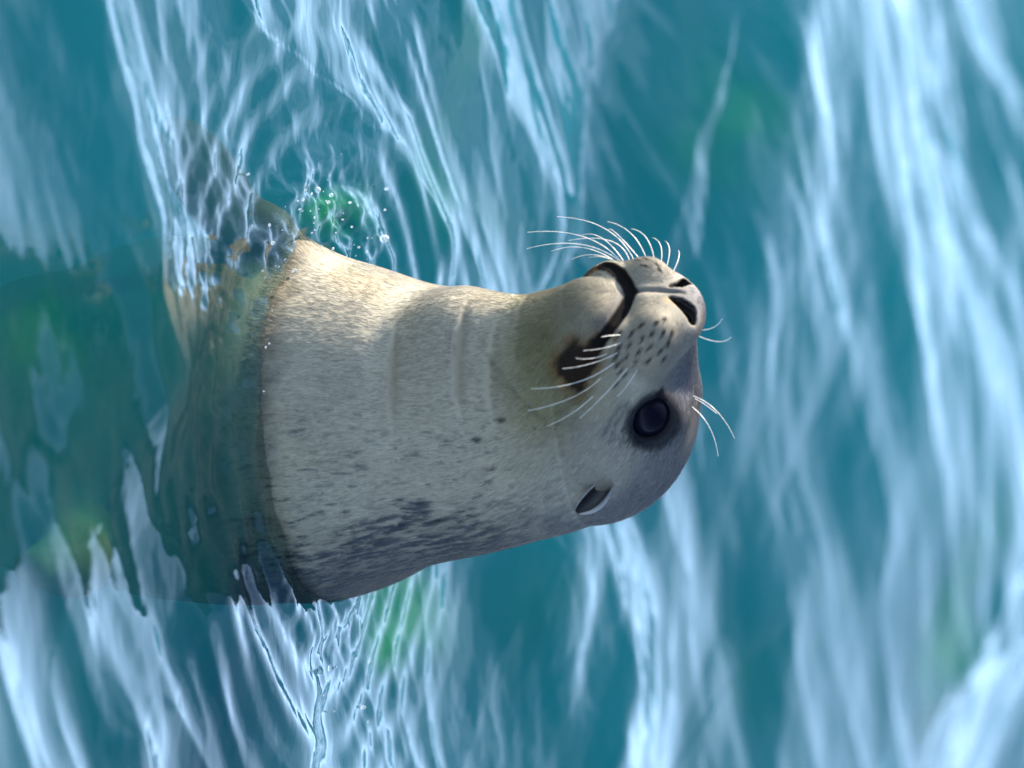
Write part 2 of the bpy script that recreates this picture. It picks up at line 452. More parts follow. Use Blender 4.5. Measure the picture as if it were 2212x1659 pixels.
def polycone(p, P, R):
    d = None
    if not hasattr(R, '__len__'): R = [R] * len(P)
    for i in range(len(P) - 1):
        e_ = cone(p, P[i], P[i + 1], R[i], R[i + 1]); d = e_ if d is None else np.minimum(d, e_)
    return d

def foldr(P, w):                              # folds die away at their ends
    return [-1.5 * w] + [-0.1 * w] + [0.0] * (len(P) - 4) + [-0.1 * w] + [-1.5 * w]

FOLDS = [([(1012, 650), (1000, 700), (990, 780), (988, 850), (1003, 910)], 16, 3.0),
         ([(862, 690), (850, 760), (846, 860), (856, 960)], 20, 2.2),
         ([(1078, 690), (1062, 760), (1058, 850), (1075, 930)], 16, 1.8)]
FOLDW = [([near_trace(x, y, base_sdf) for x, y in f], w, dpt) for f, w, dpt in FOLDS]
# wrinkles under the eye
_wr2 = [([z2(860, 700), z2(890, 600), z2(960, 500), z2(1060, 420)], 4.5, 3.4), ([z2(930, 760), z2(940, 640), z2(1000, 540), z2(1090, 450)], 4.2, 3.2),
        ([z2(1010, 790), z2(1010, 680), z2(1050, 580), z2(1120, 500)], 4.0, 3.0)]
FOLDW += [([near_trace(x, y, base_sdf) for x, y in f], w, dpt) for f, w, dpt in _wr2]

def full_sdf(p):
    p = p.astype(np.float32)
    d = base_sdf(p)
    near = d < 60
    q = p[near]
    if len(q) == 0: return d
    e_ = d[near]
    # near only where the face is
    face = ((q - H(-180, 0, -60).astype(np.float32)) ** 2).sum(-1) < 330 ** 2
    g = q[face]; v = e_[face]
    if len(g):
        v = smax(v, -(polycone(g, MOUTH_N, [5, 8.5, 9.5, 9, 8, 6, 4, 3, 2])), 8)
        v = smax(v, -(polycone(g, MOUTH_F, [4, 6, 6.5, 5, 3])), 9)
        v = smax(v, -(polycone(g, PHIL, [4, 5.5, 6, 5, 2])), 6)
        for P, R in ((NOS_N, NOS_NR), (NOS_F, NOS_FR)):
            v = smax(v, -polycone(g, P, R), 4)
            for q_ in NOSIN[1:]:
                v = smax(v, -polycone(g, [x + q_ for x in P], np.array(R) * 1.05), 5)
        for c, n in ((EYE_C, EYEN), (EYE_C2, EYEN2)):
            lid = ell(g, c - n * 3 - FW * 8, (EYE_R - 1,) * 3)
            v = smin(v, lid, 34)
            cut = cone(g, c + n * 26, c + n * 130, 43, 66)
            v = smax(v, -cut, 9)
        e_[face] = v
    for P, w, dpt in FOLDW:
        dd = polycone(q, P, foldr(P, w))
        e_ = e_ + dpt * np.exp(-(np.maximum(dd, 0) / w) ** 2)
    d[near] = e_
    return d

def make_surface(fn):
    xs = np.concatenate([np.arange(-760, -400, 9), np.arange(-400, 440, 4.4), np.arange(440, 560, 9)]).astype(np.float32)
    ys = np.concatenate([np.arange(-1440, -420, 12), np.arange(-420, 420, 4.4), np.arange(420, 760, 12)]).astype(np.float32)
    zs = np.concatenate([np.arange(-1060, -40, 14), np.arange(-40, 560, 6), np.arange(560, 1060, 4.0)]).astype(np.float32)
    X, Y, Z = len(xs), len(ys), len(zs)
    V = np.empty((X, Y, Z), np.float32)
    B = 10
    bl = [[(k, min(k + B, n_)) for k in range(0, n_, B)] for n_ in (X, Y, Z)]
    keys = [(a, b, c) for a in bl[0] for b in bl[1] for c in bl[2]]
    lo = np.array([[xs[a[0]], ys[b[0]], zs[c[0]]] for a, b, c in keys]); hi = np.array([[xs[a[1] - 1], ys[b[1] - 1], zs[c[1] - 1]] for a, b, c in keys])
    cv = base_sdf((lo + hi) / 2); hd = np.linalg.norm(hi - lo, axis=1) / 2
    todo = []
    for (a, b, c), v, h_ in zip(keys, cv, hd):
        if abs(v) > 1.35 * h_ + 45: V[a[0]:a[1], b[0]:b[1], c[0]:c[1]] = v
        else: todo.append((a, b, c))
    for k in range(0, len(todo), 150):
        part = todo[k:k + 150]
        gs = [np.stack(np.meshgrid(xs[a[0]:a[1]], ys[b[0]:b[1]], zs[c[0]:c[1]], indexing='ij'), -1) for a, b, c in part]
        vals = fn(np.concatenate([g_.reshape(-1, 3) for g_ in gs])); o_ = 0
        for (a, b, c), g_ in zip(part, gs):
            n_ = g_.shape[0] * g_.shape[1] * g_.shape[2]
            V[a[0]:a[1], b[0]:b[1], c[0]:c[1]] = vals[o_:o_ + n_].reshape(g_.shape[:3]); o_ += n_
    neg = V < 0
    cnt = np.zeros((X - 1, Y - 1, Z - 1), np.int8)
    for dx in (0, 1):
        for dy in (0, 1):
            for dz in (0, 1):
                cnt += neg[dx:X - 1 + dx, dy:Y - 1 + dy, dz:Z - 1 + dz]
    act = (cnt > 0) & (cnt < 8)
    ci = np.argwhere(act)
    ids = -np.ones(act.shape, np.int32); ids[act] = np.arange(len(ci))
    G = [xs, ys, zs]
    corners = [(a, b, c) for a in (0, 1) for b in (0, 1) for c in (0, 1)]
    val = np.stack([V[ci[:, 0] + a, ci[:, 1] + b, ci[:, 2] + c] for a, b, c in corners], 1)
    pos = np.stack([np.stack([G[0][ci[:, 0] + a], G[1][ci[:, 1] + b], G[2][ci[:, 2] + c]], 1) for a, b, c in corners], 1)
    acc = np.zeros((len(ci), 3)); n = np.zeros(len(ci))
    for i, A in enumerate(corners):
        for j, B in enumerate(corners):
            if j > i and sum(abs(A[k] - B[k]) for k in range(3)) == 1:
                va_, vb_ = val[:, i], val[:, j]
                mm = (va_ < 0) != (vb_ < 0)
                t = np.where(mm, va_ / np.where(mm, va_ - vb_, 1), 0)
                acc += np.where(mm[:, None], pos[:, i] + t[:, None] * (pos[:, j] - pos[:, i]), 0); n += mm
    vert = acc / n[:, None]
    faces = []
    for ax in range(3):
        o1, o2 = [(1, 2), (2, 0), (0, 1)][ax]
        sl0 = [slice(1, -1)] * 3; sl1 = [slice(1, -1)] * 3
        sl0[ax] = slice(0, -1); sl1[ax] = slice(1, None)
        a_, b_ = neg[tuple(sl0)], neg[tuple(sl1)]
        ch = np.argwhere(a_ != b_)
        flip = a_[tuple(ch.T)]
        base = ch.copy(); base[:, o1] += 1; base[:, o2] += 1
        def cell(d1, d2):
            c = base.copy(); c[:, o1] += d1; c[:, o2] += d2
            return ids[tuple(c.T)]
        q = np.stack([cell(-1, -1), cell(0, -1), cell(0, 0), cell(-1, 0)], 1)
        q[~flip] = q[~flip][:, ::-1]
        faces.append(q)
    faces = np.concatenate(faces)
    faces = faces[(faces >= 0).all(1)]
    return vert, faces

def grad(fn, p, e=1.2):
    g = np.zeros_like(p)
    for k in range(3):
        d = np.zeros(3); d[k] = e
        g[:, k] = fn(p + d) - fn(p - d)
    return g / (2 * e)

vert, faces = make_surface(full_sdf)
for it in range(2):
    g = grad(full_sdf, vert); v = full_sdf(vert)
    gg = (g ** 2).sum(1) + 1e-3
    step = np.clip(v / gg, -4, 4)
    vert = vert - 0.8 * step[:, None] * g
g = grad(full_sdf, vert); nrm = g / (np.linalg.norm(g, axis=1)[:, None] + 1e-9)

# ------------------------------------------------------------------ coat colours (own pigment, with some shade and sunlight painted in)
WHN = [z1(*q) for q in ((1280, 1195), (1380, 1190), (1455, 1185), (1190, 1240), (1425, 1275), (1085, 1290), (1265, 1315), (1360, 1350), (1165, 1360), (1050, 1405),
       (1255, 1440), (1140, 1450), (1395, 1420), (985, 1320), (1100, 1190), (1190, 1120), (1320, 1100), (1390, 1070), (990, 1195), (1005, 1530), (960, 1400), (985, 1465),
       (1040, 1570), (960, 1650), (1165, 545), (1235, 540), (1320, 585), (1225, 600), (1350, 640))]
DOTS = np.array([near_trace(x, y, base_sdf) for x, y in WHN])
def z4(x, y): return ((550 + x / 3.16) * 0.9601, (900 + y / 3.16) * 0.9601)
MARKS = [(z4(1650, 280), 11), (z4(1825, 145), 8), (z4(2065, 205), 5), (z4(1310, 605), 6), (z4(1765, 490), 7), (z4(1110, 885), 9), (z4(1380, 860), 10), (z4(1610, 820), 7)]
MARKP = [(near_trace(x, y, base_sdf), r) for (x, y), r in MARKS]
OLV = [(near_trace(*z1(620, 960), base_sdf), 85, 0.75), (near_trace(*z1(330, 1180), base_sdf), 95, 0.7), (near_trace(*z1(150, 1500), base_sdf), 80, 0.5)]
STAIN = path([z1(600, 1290), z1(560, 1400), z1(560, 1520), z1(600, 1640)])
STAINR = [6, 20, 30, 18]
STAINF = path([z1(800, 600), z1(700, 655), z1(600, 690)])
EYEMARK = path([z2(1290, 590), z2(1340, 400), z2(1372, 275)])

def mixc(a, b, t): return a * (1 - t[:, None]) + np.asarray(b)[None, :] * t[:, None]

def flow_dir(p, n):
    q = (p - NOSE) @ RH.T
    wh = sstep(430, 640, p[:, 2] + 0.25 * p[:, 0])[:, None]
    down = np.array([0.02, 0.05, -1.0])
    back = -FW * 1.0 - UW * 0.25
    fl = wh * back[None] + (1 - wh) * down[None]
    # on the muzzle hair sweeps outwards from the nose and mouth
    out_ = np.clip(q[:, 1] / 55.0, -1, 1)[:, None] * LW[None] * 0.55 * sstep(-330, -90, q[:, 0])[:, None]
    fl = fl + out_
    fl = fl - n * (fl * n).sum(1)[:, None]
    return fl / (np.linalg.norm(fl, axis=1)[:, None] + 1e-6)

def coat(p, n, per_hair=False):
    q = (p - NOSE) @ RH.T
    f, l, u = q[:, 0], q[:, 1], q[:, 2]
    cream = np.array([0.39, 0.345, 0.262]); olive = np.array([0.17, 0.15, 0.07]); slate = np.array([0.060, 0.066, 0.078]); grey = np.array([0.088, 0.092, 0.108])
    c = np.tile(cream, (len(p), 1))
    big = fbm(p / 90.0, 3, 3)
    c = c * (0.86 + 0.28 * big)[:, None]
    headw = sstep(430, 730, p[:, 2] + 0.2 * p[:, 0] + 60 * (big - 0.5))
    # lower throat a little yellower
    c = mixc(c, (0.50, 0.40, 0.24), 0.35 * (1 - headw) * sstep(0.45, 0.65, fbm(p / 150.0, 8, 2)))
    # dark back, wrapping round the right hand side of the neck
    cx = np.interp(p[:, 2], [-400, 0, 250, 600], [0, 10, 15, 10]); cy = np.interp(p[:, 2], [-400, 0, 250, 600], [60, 20, 0, -10])
    phi = np.degrees(np.arctan2(p[:, 0] - cx, -(p[:, 1] - cy)))
    dd = np.abs((phi - 142 + 180) % 360 - 180)
    el = np.stack([p[:, 0] / 9, p[:, 1] / 9, p[:, 2] / 24], 1)
    spk = vnoise(el, 41) * 0.6 + vnoise(el * 2.1, 42) * 0.4
    med = fbm(np.stack([p[:, 0] / 45, p[:, 1] / 45, p[:, 2] / 75], 1), 44, 2)
    edge = 114 - dd + 34 * (med - 0.5)
    base = sstep(-8, 26, edge) * (1 - headw * 0.9)
    dk = np.clip(base * (0.30 + 0.55 * sstep(8, 50, edge) + 0.9 * sstep(0.42, 0.62, spk)), 0, 1)
    sparse = sstep(-60, 0, edge) * sstep(0.66, 0.74, spk) * (1 - headw)
    c = mixc(c, slate, np.clip(dk * 0.92 + sparse * 0.8, 0, 1))
    # crown and nape grey, speckled
    crown = headw * sstep(-15, 60, u - 0.12 * (f + 260) + 20 * (med - 0.5))
    nape = headw * sstep(-380, -500, f - 0.9 * u + 30 * (med - 0.5)) * sstep(-330, -430, f)
    c = mixc(c, grey, np.clip(crown * 0.85, 0, 1))
    c = mixc(c, slate, np.clip(nape * (0.35 + 0.6 * sstep(0.4, 0.6, spk)), 0, 1))
    # olive wash on the jaw and cheek, the jaw's shade painted into it
    ol = np.exp(-(((f + 270) / 150) ** 2 + ((u + 215) / 85) ** 2)) 
    c = mixc(c, olive, np.clip(0.95 * ol, 0, 0.85))
    for P, r_, a_ in OLV: c = mixc(c, (0.15, 0.135, 0.058), a_ * np.exp(-(((p - P) ** 2).sum(1) / r_ ** 2)))
    # blue-grey bridge, eye hollow and cheek, with shade painted in
    c = mixc(c, (0.175, 0.178, 0.20), 0.80 * headw * np.exp(-(((f + 190) / 95) ** 2 + ((l - 60) / 62) ** 2 + ((u - 52) / 52) ** 2)))
    c = mixc(c, (0.175, 0.178, 0.20), 0.80 * headw * np.exp(-(((f + 190) / 95) ** 2 + ((l + 60) / 62) ** 2 + ((u - 52) / 52) ** 2)))
    c = mixc(c, (0.22, 0.21, 0.20), 0.45 * headw * sstep(-200, -300, f) * sstep(-260, -120, u))
    # thin pepper over face and throat
    pep = sstep(0.74, 0.80, vnoise(np.stack([p[:, 0] / 6, p[:, 1] / 6, p[:, 2] / 12], 1), 61) ) * 0.35
    c = mixc(c, (0.12, 0.11, 0.10), pep)
    pd_ = headw * sstep(-210, -120, f) * sstep(40, 0, u); c = mixc(c, (0.30, 0.265, 0.21), 0.6 * pd_)  # muzzle pads painted darker, standing in for shade
    # nose leather and bridge
    ns = np.exp(-(((f + 30) / 62) ** 2 + (l / 55) ** 2 + ((u - 12) / 55) ** 2))
    c = mixc(c, (0.17, 0.165, 0.172), np.clip(1.25 * ns, 0, 0.95))
    d = polycone(p, PHIL, 0.0)
    c = mixc(c, (0.05, 0.05, 0.06), 0.85 * np.exp(-(d / 8) ** 2))  # shadow in the philtrum groove, painted into the coat
    # dark patch at the corner of the mouth, rusty edge
    dm = np.minimum(polycone(p, STAIN, STAINR), polycone(p, MOUTH_N[4:], [5, 12, 20, 24, 20]))
    dm = dm + 14 * (fbm(p / 12.0, 71, 2) - 0.5)
    c = mixc(c, (0.15, 0.085, 0.035), 0.85 * sstep(34, 8, dm) * sstep(0.15, 0.55, fbm(p / 22.0, 73, 2)))
    c = mixc(c, (0.016, 0.011, 0.009), 0.96 * sstep(12, -2, dm + 7 * (vnoise(p / 5.0, 75) - 0.5)))
    df = polycone(p, STAINF, 6.0)
    c = mixc(c, (0.17, 0.095, 0.03), 0.85 * sstep(14, 0, df)); c = mixc(c, (0.03, 0.02, 0.015), 0.8 * sstep(3, -5, df))
    # chin fringe darker
    dc_ = polycone(p, [x - UW * 14 for x in MOUTH_N[:4]], 4.0)
    c = mixc(c, (0.11, 0.105, 0.10), 0.8 * sstep(36, 6, dc_))
    for P, r in ((MOUTH_N[:6], 12.5), (MOUTH_F, 14.0)):
        c = mixc(c, (0.010, 0.009, 0.009), sstep(5, -1, polycone(p, P, r)))
    for P, R in ((NOS_N, NOS_NR), (NOS_F, NOS_FR)):
        dn = np.min([polycone(p, [x + q_ for x in P], np.array(R) * 1.05) for q_ in NOSIN], 0)
        c = mixc(c, (0.010, 0.009, 0.010), sstep(2.5, -0.5, dn))
    dn = polycone(p, [x - UW * 9 - FW * 4 + LW * 4 for x in NOS_N[:2]], 4.0)
    c = mixc(c, (0.42, 0.31, 0.17), 0.5 * sstep(9, 1, dn) )
    dots = np.full(len(p), 99.0)
    near = (f > -260)
    if near.any():
        pp = p[near]; best = np.full(len(pp), 99.0)
        fd = flow_dir(pp, n[near])
        for D_ in DOTS:
            v = pp - D_
            al = (v * fd).sum(1)
            r2 = np.sqrt(np.maximum((v ** 2).sum(1) - al ** 2, 0) + (al * 0.55) ** 2)
            best = np.minimum(best, r2)
        dots[near] = best
    c = mixc(c, (0.03, 0.027, 0.025), 0.96 * sstep(6.0, 3.6, dots))
    for P, r in MARKP:
        dd_ = np.linalg.norm((p - P) / np.array([1, 1, 1.3]), axis=1) + 8 * (vnoise(p / 7.0, 81) - 0.5)
        c = mixc(c, (0.03, 0.03, 0.035), 0.92 * sstep(r, r * 0.45, dd_))
    # folds hold a little brown
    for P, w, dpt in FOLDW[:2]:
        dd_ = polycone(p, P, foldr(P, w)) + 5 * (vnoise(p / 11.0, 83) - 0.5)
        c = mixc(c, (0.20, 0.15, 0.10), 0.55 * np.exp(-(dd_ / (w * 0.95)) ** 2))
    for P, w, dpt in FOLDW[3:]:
        c = mixc(c, (0.10, 0.10, 0.11), 0.8 * np.exp(-(polycone(p, P, 0.0) / (w * 1.1)) ** 2))  # eye wrinkles: crease shade painted as dark lines
    # dark skin round the eyes, tear-shaped towards the nose
    for cc, nn, s in ((EYE_C, EYEN, 1), (EYE_C2, EYEN2, -1)):
        v = p - cc
        al = (v * nn).sum(1); r = np.sqrt(np.maximum((v ** 2).sum(1) - al ** 2, 0))
        c = mixc(c, (0.012, 0.012, 0.016), sstep(74, 57, r + 7 * (vnoise(p / 9.0, 77) - 0.5)) * (al > 0))
        c = mixc(c, (0.05, 0.05, 0.055), 0.6 * sstep(80, 62, r + 10 * (vnoise(p / 14.0, 79) - 0.5)) * (al > 0))
    de = polycone(p, EYEMARK, [34, 17, 1.5])
    c = mixc(c, (0.012, 0.012, 0.016), sstep(4, 0, de))
    # sunlight on the near brow, painted as a pale patch
    bw = np.exp(-(((f + 285) / 55) ** 2 + ((l - 100) / 45) ** 2 + ((u - 112) / 20) ** 2))
    c = mixc(c, (0.50, 0.42, 0.32), 0.6 * bw)
    lo_ = sstep(-25, -120, p[:, 2]); c = mixc(c, (0.022, 0.022, 0.014), 0.95 * lo_)  # underwater body painted near black to stand for its shade
    hf = sstep(-780, -960, p[:, 1]) * sstep(100, 180, p[:, 0]); c = mixc(c, (0.19, 0.13, 0.055) , hf)
    flp = (1 - hf) * sstep(-15, -50, p[:, 2]) * sstep(-300, -380, p[:, 0])
    c = mixc(c, (0.11, 0.08, 0.06), 0.9 * flp)
    # wet, darker fur just above and below the water
    wet = sstep(62, -6, p[:, 2] + 50 * (fbm(p / 40.0, 611, 2) - 0.5))
    c = c * (1 - 0.5 * wet)[:, None]
    return np.clip(c, 0.004, 0.8)

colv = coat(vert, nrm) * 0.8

sm, nt, out = mat('seal_skin')
N = nt.nodes.new; L = nt.links.new
at = N('ShaderNodeAttribute'); at.attribute_name = 'coat'
pb = N('ShaderNodeBsdfPrincipled'); pb.inputs['Roughness'].default_value = 0.65; pb.inputs['Specular IOR Level'].default_value = 0.0
tcn = N('ShaderNodeTexCoord'); nn_ = N('ShaderNodeTexNoise'); nn_.inputs['Scale'].default_value = 900; nn_.inputs['Detail'].default_value = 2
L(tcn.outputs['Object'], nn_.inputs['Vector'])
bpn = N('ShaderNodeBump'); bpn.inputs['Strength'].default_value = 0.25; bpn.inputs['Distance'].default_value = 0.0006
L(nn_.outputs[0], bpn.inputs['Height']); L(bpn.outputs[0], pb.inputs['Normal'])
L(at.outputs['Color'], pb.inputs['Base Color']); L(pb.outputs[0], out.inputs[0])

seal = mesh_obj('seal', vert * S, faces4=faces, material=sm)
tag(seal, 'pale spotted seal rising upright out of the teal water with its snout raised', 'seal')
ca = seal.data.color_attributes.new('coat', 'FLOAT_COLOR', 'POINT')
ca.data.foreach_set('color', np.concatenate([colv, np.ones((len(colv), 1))], 1).astype(np.float32).ravel())

# ------------------------------------------------------------------ fur
hm, nt, out = mat('seal_fur')
N = nt.nodes.new; L = nt.links.new
at = N('ShaderNodeAttribute'); at.attribute_name = 'coat'
pb = N('ShaderNodeBsdfPrincipled'); pb.inputs['Roughness'].default_value = 0.62
pb.inputs['Specular IOR Level'].default_value = 0.10
an = N('ShaderNodeAttribute'); an.attribute_name = 'lie'         # hairs lie against the skin and shade mostly with it
ge = N('ShaderNodeNewGeometry')
vm = N('ShaderNodeMix'); vm.data_type = 'VECTOR'; vm.inputs[0].default_value = 0.0
L(an.outputs['Vector'], vm.inputs[4]); L(ge.outputs['Normal'], vm.inputs[5])
vn = N('ShaderNodeVectorMath'); vn.operation = 'NORMALIZE'; L(vm.outputs[1], vn.inputs[0]); L(vn.outputs[0], pb.inputs['Normal'])
L(at.outputs['Color'], pb.inputs['Base Color'])
tl = N('ShaderNodeBsdfTransparent'); ms = N('ShaderNodeMixShader'); ms.inputs[0].default_value = 0.35     # fine hair lets light through
L(pb.outputs[0], ms.inputs[1]); L(tl.outputs[0], ms.inputs[2]); L(ms.outputs[0], out.inputs[0])

tri = np.concatenate([faces[:, [0, 1, 2]], faces[:, [0, 2, 3]]])
A_, B_, C_ = vert[tri[:, 0]], vert[tri[:, 1]], vert[tri[:, 2]]
area = 0.5 * np.linalg.norm(np.cross(B_ - A_, C_ - A_), axis=1)
cen = (A_ + B_ + C_) / 3
wgt = area * (cen[:, 2] > -30)
facew = 1 + 1.6 * np.exp(-(np.linalg.norm(cen - H(-150, 0, -60), axis=1) / 230) ** 4)
viewn = (nrm[tri[:, 0]] @ CV)
wgt = wgt * facew * np.where(viewn < -0.35, 0.35, 1.0)
NH = 240000
pick = rng.choice(len(tri), NH, p=wgt / wgt.sum())
r1_, r2_ = rng.random(NH), rng.random(NH); s1 = np.sqrt(r1_)
bary = np.stack([1 - s1, s1 * (1 - r2_), s1 * r2_], 1)
def tri_interp(arr): return (arr[tri[pick]] * bary[:, :, None]).sum(1)
root = tri_interp(vert); rn = tri_interp(nrm); rn /= np.linalg.norm(rn, axis=1)[:, None] + 1e-9
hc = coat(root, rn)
keep = np.ones(NH, bool)
for P, R in ((NOS_N, NOS_NR), (NOS_F, NOS_FR)): keep &= np.min([polycone(root, [x + q_ for x in P], np.array(R) * 1.05) for q_ in NOSIN], 0) > 0.8
for P, r in ((MOUTH_N[:6], 11.0), (MOUTH_F, 10.0)): keep &= polycone(root, P, r) > 0
for cc, nn in ((EYE_C, EYEN), (EYE_C2, EYEN2)):
    v = root - cc; al = (v * nn).sum(1); r = np.sqrt(np.maximum((v ** 2).sum(1) - al ** 2, 0)); keep &= ~((r < 49) & (al > 0))
root, rn, hc = root[keep], rn[keep], hc[keep]; NH = len(root)
fl = flow_dir(root, rn)
side = np.cross(rn, fl)
q = (root - NOSE) @ RH.T
nose_near = np.exp(-(np.linalg.norm(q - np.array([-40, 0, 0]), axis=1) / 150) ** 2)
dopen = np.minimum(np.minimum(np.minimum(polycone(root, MOUTH_N, 11.5), polycone(root, PHIL, 6.0)), polycone(root, MOUTH_F, 12.0)), np.minimum(polycone(root, NOS_N, NOS_NR), polycone(root, NOS_F, NOS_FR)))
for cc in (EYE_C, EYE_C2): dopen = np.minimum(dopen, np.linalg.norm(root - cc, axis=1) - 58)
Lh_ = (19 * (1 - 0.62 * nose_near)) * (0.3 + 0.7 * sstep(0, 26, dopen)) * rng.uniform(0.6, 1.25, NH)
clump = (fbm(root / np.array([16.0, 16.0, 30.0]), 91, 2) - 0.5)
dirh = fl + side * (rng.normal(0, 0.10, NH) + clump * 0.5)[:, None]
lift = (rng.uniform(0.05, 0.18, NH) + 0.25 * nose_near)[:, None]
K = 4
pts = np.empty((NH, K, 3))
for k in range(K):
    t = k / (K - 1)
    pts[:, k] = root - rn * 0.6 + dirh * (Lh_ * t)[:, None] + rn * lift * (Lh_ * (t - 0.45 * t * t))[:, None]
cu = bpy.data.hair_curves.new('fur')
cu.add_curves([K] * NH)
cu.points.foreach_set('position', (pts * S).astype(np.float32).ravel())
rad = np.tile(np.array([0.27, 0.27, 0.21, 0.05]) * S, NH).astype(np.float32)
ra = cu.attributes.get('radius') or cu.attributes.new('radius', 'FLOAT', 'POINT')
ra.data.foreach_set('value', rad)
hv = 0.80 * hc * rng.uniform(0.90, 1.10, NH)[:, None]
hattr = cu.attributes.new('coat', 'FLOAT_COLOR', 'CURVE')
hattr.data.foreach_set('color', np.concatenate([np.clip(hv, 0.003, 0.85), np.ones((NH, 1))], 1).astype(np.float32).ravel())
nat = cu.attributes.new('lie', 'FLOAT_VECTOR', 'CURVE')
nat.data.foreach_set('vector', rn.astype(np.float32).ravel())
cu.materials.append(hm)
fur = bpy.data.objects.new('fur', cu); COL.objects.link(fur); fur.parent = seal
tag(fur, kind='stuff')
print('SEAL verts', len(vert), 'hairs', NH)

# ------------------------------------------------------------------ eyes
em, nt, out = mat('eye_dark')
N = nt.nodes.new; L = nt.links.new
pb = N('ShaderNodeBsdfPrincipled'); pb.inputs['Base Color'].default_value = (0.004, 0.004, 0.009, 1); pb.inputs['Roughness'].default_value = 0.03; pb.inputs['Specular IOR Level'].default_value = 0.10
pb.inputs['IOR'].default_value = 1.26
L(pb.outputs[0], out.inputs[0])
def uvsphere(c, r, nu=40, nv=26, axis_=None):
    th = np.linspace(0, math.pi, nv); ph = np.linspace(0, 2 * math.pi, nu, endpoint=False)
    v = np.array([[math.sin(a) * math.cos(b), math.sin(a) * math.sin(b), math.cos(a)] for a in th for b in ph])
    i = np.arange(nv * nu).reshape(nv, nu)
    qd = np.stack([i[:-1], i[1:], np.roll(i[1:], -1, 1), np.roll(i[:-1], -1, 1)], -1).reshape(-1, 4)
    return v * r + c, qd
for cc in (EYE_C, EYE_C2):
    v, f = uvsphere(cc, EYE_R)
    mesh_obj('eye', v * S, faces4=f, material=em, parent=seal)

# ------------------------------------------------------------------ ears: small rolled cones
def make_ear(base, s):
    axis_ = dirw(np.array([0.60, -0.74, 0.30])) if s > 0 else -FW * 0.86 - UW * 0.45 - LW * 0.3
    axis_ = axis_ / np.linalg.norm(axis_)
    face_ = dirw(np.array([-0.30, -0.34, 0.89])) if s > 0 else -LW * 0.4 - UW * 0.9      # the way the hollow looks
    face_ = face_ - axis_ * face_.dot(axis_); face_ /= np.linalg.norm(face_)
    sd = np.cross(axis_, face_)
    Lr = 92.0; nu, nv = 21, 16
    P = []
    out_ = s * LW
    for j in range(nv):
        t = j / (nv - 1)
        r = 25.0 * math.sin(math.pi * min(0.16 + 0.80 * t, 0.985)) ** 0.62
        bend = out_ * 12 * math.sin(math.pi * t * 0.8) - face_ * 3
        for i in range(nu):
            a = math.radians(-112 + 224 * i / (nu - 1))
            P.append(base + axis_ * (Lr * t - 6) + (-face_ * math.cos(a) * 0.85 + sd * math.sin(a)) * r + bend)
    P = np.array(P); i = np.arange(nu * nv).reshape(nv, nu)
    qd = np.stack([i[:-1, :-1], i[1:, :-1], i[1:, 1:], i[:-1, 1:]], -1).reshape(-1, 4)
    return P, qd
def plain(name, c, rough):
    m_, nt, out = mat(name)
    pb = nt.nodes.new('ShaderNodeBsdfPrincipled'); pb.inputs['Roughness'].default_value = rough
    nz_ = nt.nodes.new('ShaderNodeTexNoise'); nz_.inputs['Scale'].default_value = 700
    rp = nt.nodes.new('ShaderNodeValToRGB')
    rp.color_ramp.elements[0].color = tuple(x * 0.7 for x in c) + (1,); rp.color_ramp.elements[1].color = tuple(x * 1.25 for x in c) + (1,)
    nt.links.new(nz_.outputs[0], rp.inputs[0]); nt.links.new(rp.outputs[0], pb.inputs['Base Color']); nt.links.new(pb.outputs[0], out.inputs[0])
    return m_
ear_out = plain('ear_back_fur', (0.22, 0.205, 0.19), 0.6); ear_in = plain('ear_hollow', (0.02, 0.017, 0.016), 0.5)
EARB = near_trace(*z2(860, 1165), base_sdf)
fe, le, ue = RH @ (EARB - NOSE)
for b_, s_ in ((EARB, 1), (H(fe, -le, ue), -1)):
    P, qd = make_ear(b_, s_)
    cen_ = P.reshape(16, 21, 3).mean(1).repeat(21, 0)
    P2 = P + (cen_ - P) * 0.16
    n0 = len(P)
    rim = []
    nv_, nu_ = 16, 21
    ii = np.arange(n0).reshape(nv_, nu_)
    for j in range(nv_ - 1):
        rim += [[ii[j, 0], ii[j + 1, 0], ii[j + 1, 0] + n0, ii[j, 0] + n0], [ii[j + 1, -1], ii[j, -1], ii[j, -1] + n0, ii[j + 1, -1] + n0]]
    for i in range(nu_ - 1): rim.append([ii[-1, i], ii[-1, i + 1], ii[-1, i + 1] + n0, ii[-1, i] + n0])
    allq = np.concatenate([qd, qd[:, ::-1] + n0, np.array(rim)])
    o = mesh_obj('ear', np.concatenate([P, P2]) * S, faces4=allq, material=ear_out, parent=seal)
    o.data.materials.append(ear_in)
    mi = np.zeros(len(allq), np.int32); mi[len(qd):2 * len(qd)] = 1
    o.data.polygons.foreach_set('material_index', mi)

